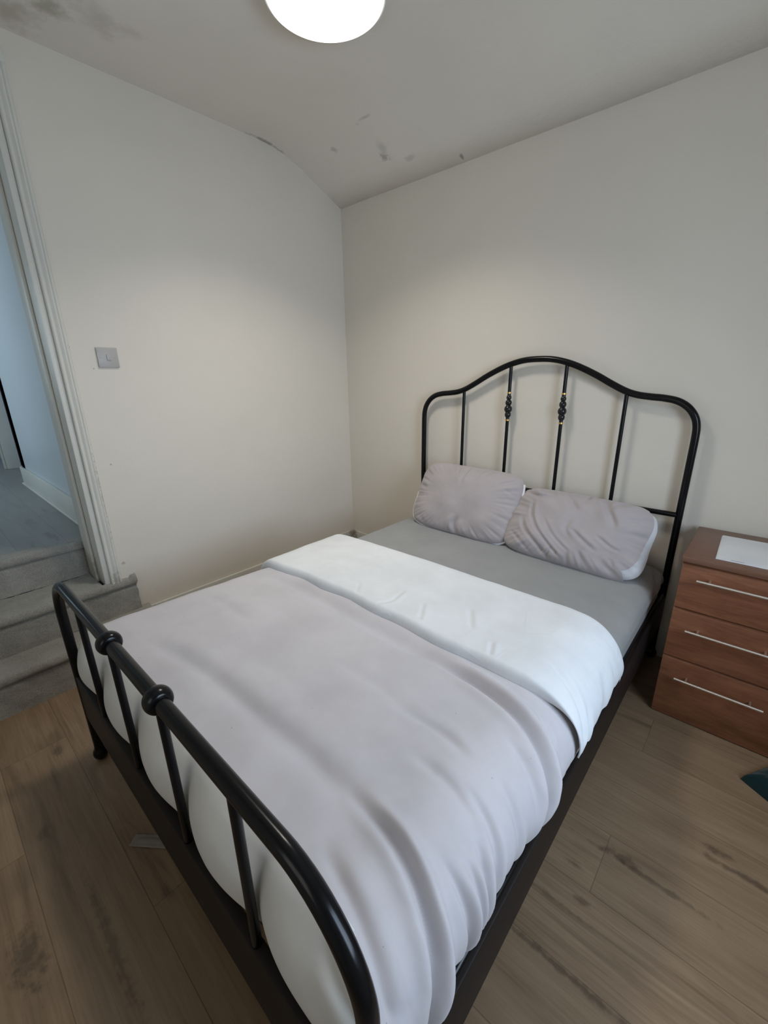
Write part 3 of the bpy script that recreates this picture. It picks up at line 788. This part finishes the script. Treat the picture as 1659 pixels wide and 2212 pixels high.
# white folded document on the chest
doc = thing('document', 'white folded paper lying on top of the wooden chest', 'paper', (2.45, -.27, ch))
import itertools
def quad_slab(name, pts, z0, z1, m, parent):
    bm = bmesh.new(); a = [bm.verts.new((x, y, z0)) for x, y in pts]; b = [bm.verts.new((x, y, z1)) for x, y in pts]
    for i in range(4): bm.faces.new((a[i], a[(i+1) % 4], b[(i+1) % 4], b[i]))
    bm.faces.new(a); bm.faces.new(b); return bm_obj(name, bm, m, parent)
pp = [(2.292, -.392), (2.292+.30, -.392+.004), (2.287+.30, -.10), (2.287, -.103)]
quad_slab('page', pp, ch+.0005, ch+.0022, m_paper, doc)
pp2 = [(x+.003, y+.0015) for x, y in pp]
quad_slab('page', pp2, ch+.0024, ch+.0042, m_paper, doc)
o = quad_slab('printed_mark', [(2.335, -.386), (2.372, -.386), (2.372, -.3835), (2.335, -.3835)], ch+.0042, ch+.0045, m_mark, doc); o['label'] = 'thin dark printed line'
reparent(doc)

# dark teal folded cloth at the right edge of the floor
bm = bmesh.new()
vs = []; NXc, NYc = 40, 30
rows = []
ang = math.radians(-32)
for side in (1, 0):
    g = []
    for j in range(NYc+1):
        row = []
        for i in range(NXc+1):
            a, b = i/NXc, j/NYc
            e = min(a, 1-a, b*.8, (1-b)*.8); h = .001+(.05*min(1, e*7)**.5+.008*fbm(a*4, b*4, 2)*min(1, e*8) if side else 0)
            x = a*.26; y = b*.165
            X = 2.505+x*math.cos(ang)-y*math.sin(ang); Y = -.598+x*math.sin(ang)+y*math.cos(ang)
            row.append(bm.verts.new((X, Y, max(.001, h))))
        g.append(row)
    for j in range(NYc):
        for i in range(NXc): bm.faces.new((g[j][i], g[j][i+1], g[j+1][i+1], g[j+1][i]))
o = bm_obj('folded_cloth', bm, m_teal, smooth=True)
o['label'] = 'dark teal folded cloth on the floor in front of the chest'; o['category'] = 'cloth'

# small pale strip on the floor by the foot of the bed
bm = bmesh.new(); g = []
c0, c1, c2, c3 = Vector((1.150, -2.078)), Vector((1.262, -1.992)), Vector((1.236, -1.962)), Vector((1.128, -2.048))
for j in range(9):
    row = []
    for i in range(25):
        a, b = i/24, j/8
        p = (c0*(1-a)+c1*a)*(1-b)+(c3*(1-a)+c2*a)*b
        row.append(bm.verts.new((p.x, p.y, .004+.004*noise.noise(Vector((a*5, b*3, 1))))))
    g.append(row)
for j in range(8):
    for i in range(24): bm.faces.new((g[j][i], g[j][i+1], g[j+1][i+1], g[j+1][i]))
m = M('pale strip matte', (.26, .23, .20, 1), .8); m.bump(m.noise(60), .2); m_strip = m.m
o = bm_obj('pale_strip', bm, m_strip, smooth=True); o.modifiers.new('s', 'SOLIDIFY').thickness = .001
o['label'] = 'small pale strip on the floor under the footboard'; o['category'] = 'paper'

# ------------------------------------------------------------------ ceiling lamp
lx, ly = 1.0, -.983
la = thing('ceiling_light', 'round white flush ceiling light, switched on', 'ceiling light', (lx, ly, H))
lathe_obj('rim', [(.18, H+.004), (.196, H), (.1995, H-.012), (.1995, H-.040), (.1975, H-.044), (.190, H-.044), (.190, H-.03)], (lx, ly, 0), m_rim, la, n=96)
lathe_obj('diffuser', [(.192, H-.034), (.1925, H-.044), (.190, H-.049), (.17, H-.054), (.12, H-.059), (.06, H-.062), (.0005, H-.063)], (lx, ly, 0), m_glow, la, n=96)
ld = bpy.data.lights.new('lamp_light', 'AREA'); ld.shape = 'DISK'; ld.size = .34; ld.energy = LAMP_W; ld.color = LAMP_COL; ld.spread = math.radians(LAMP_SPREAD)
lo = bpy.data.objects.new('lamp_light', ld); C.objects.link(lo); lo.location = (lx, ly, H-.066)
reparent(la)

# ------------------------------------------------------------------ light switch
sy_, sz_ = -1.521, 1.4385
sw = thing('light_switch', 'square white light switch on the left wall beside the doorway', 'light switch', (0, sy_, sz_))
boxes('switch_plate', [(.0, .009, sy_-.043, sy_+.043, sz_-.043, sz_+.043)], m_plastic, sw, bev=.002)
boxes('rocker', [(.008, .0125, sy_-.006, sy_+.010, sz_-.013, sz_+.013)], m_plastic, sw, bev=.0012)
for s in (-1, 1):
    lathe_obj('screw_cap', [(.0001, 0), (.0032, 0), (.0028, .0012), (.0001, .0016)], (.009, sy_+s*.0302, sz_), m_plastic, sw, axis='x', n=12)
reparent(sw)
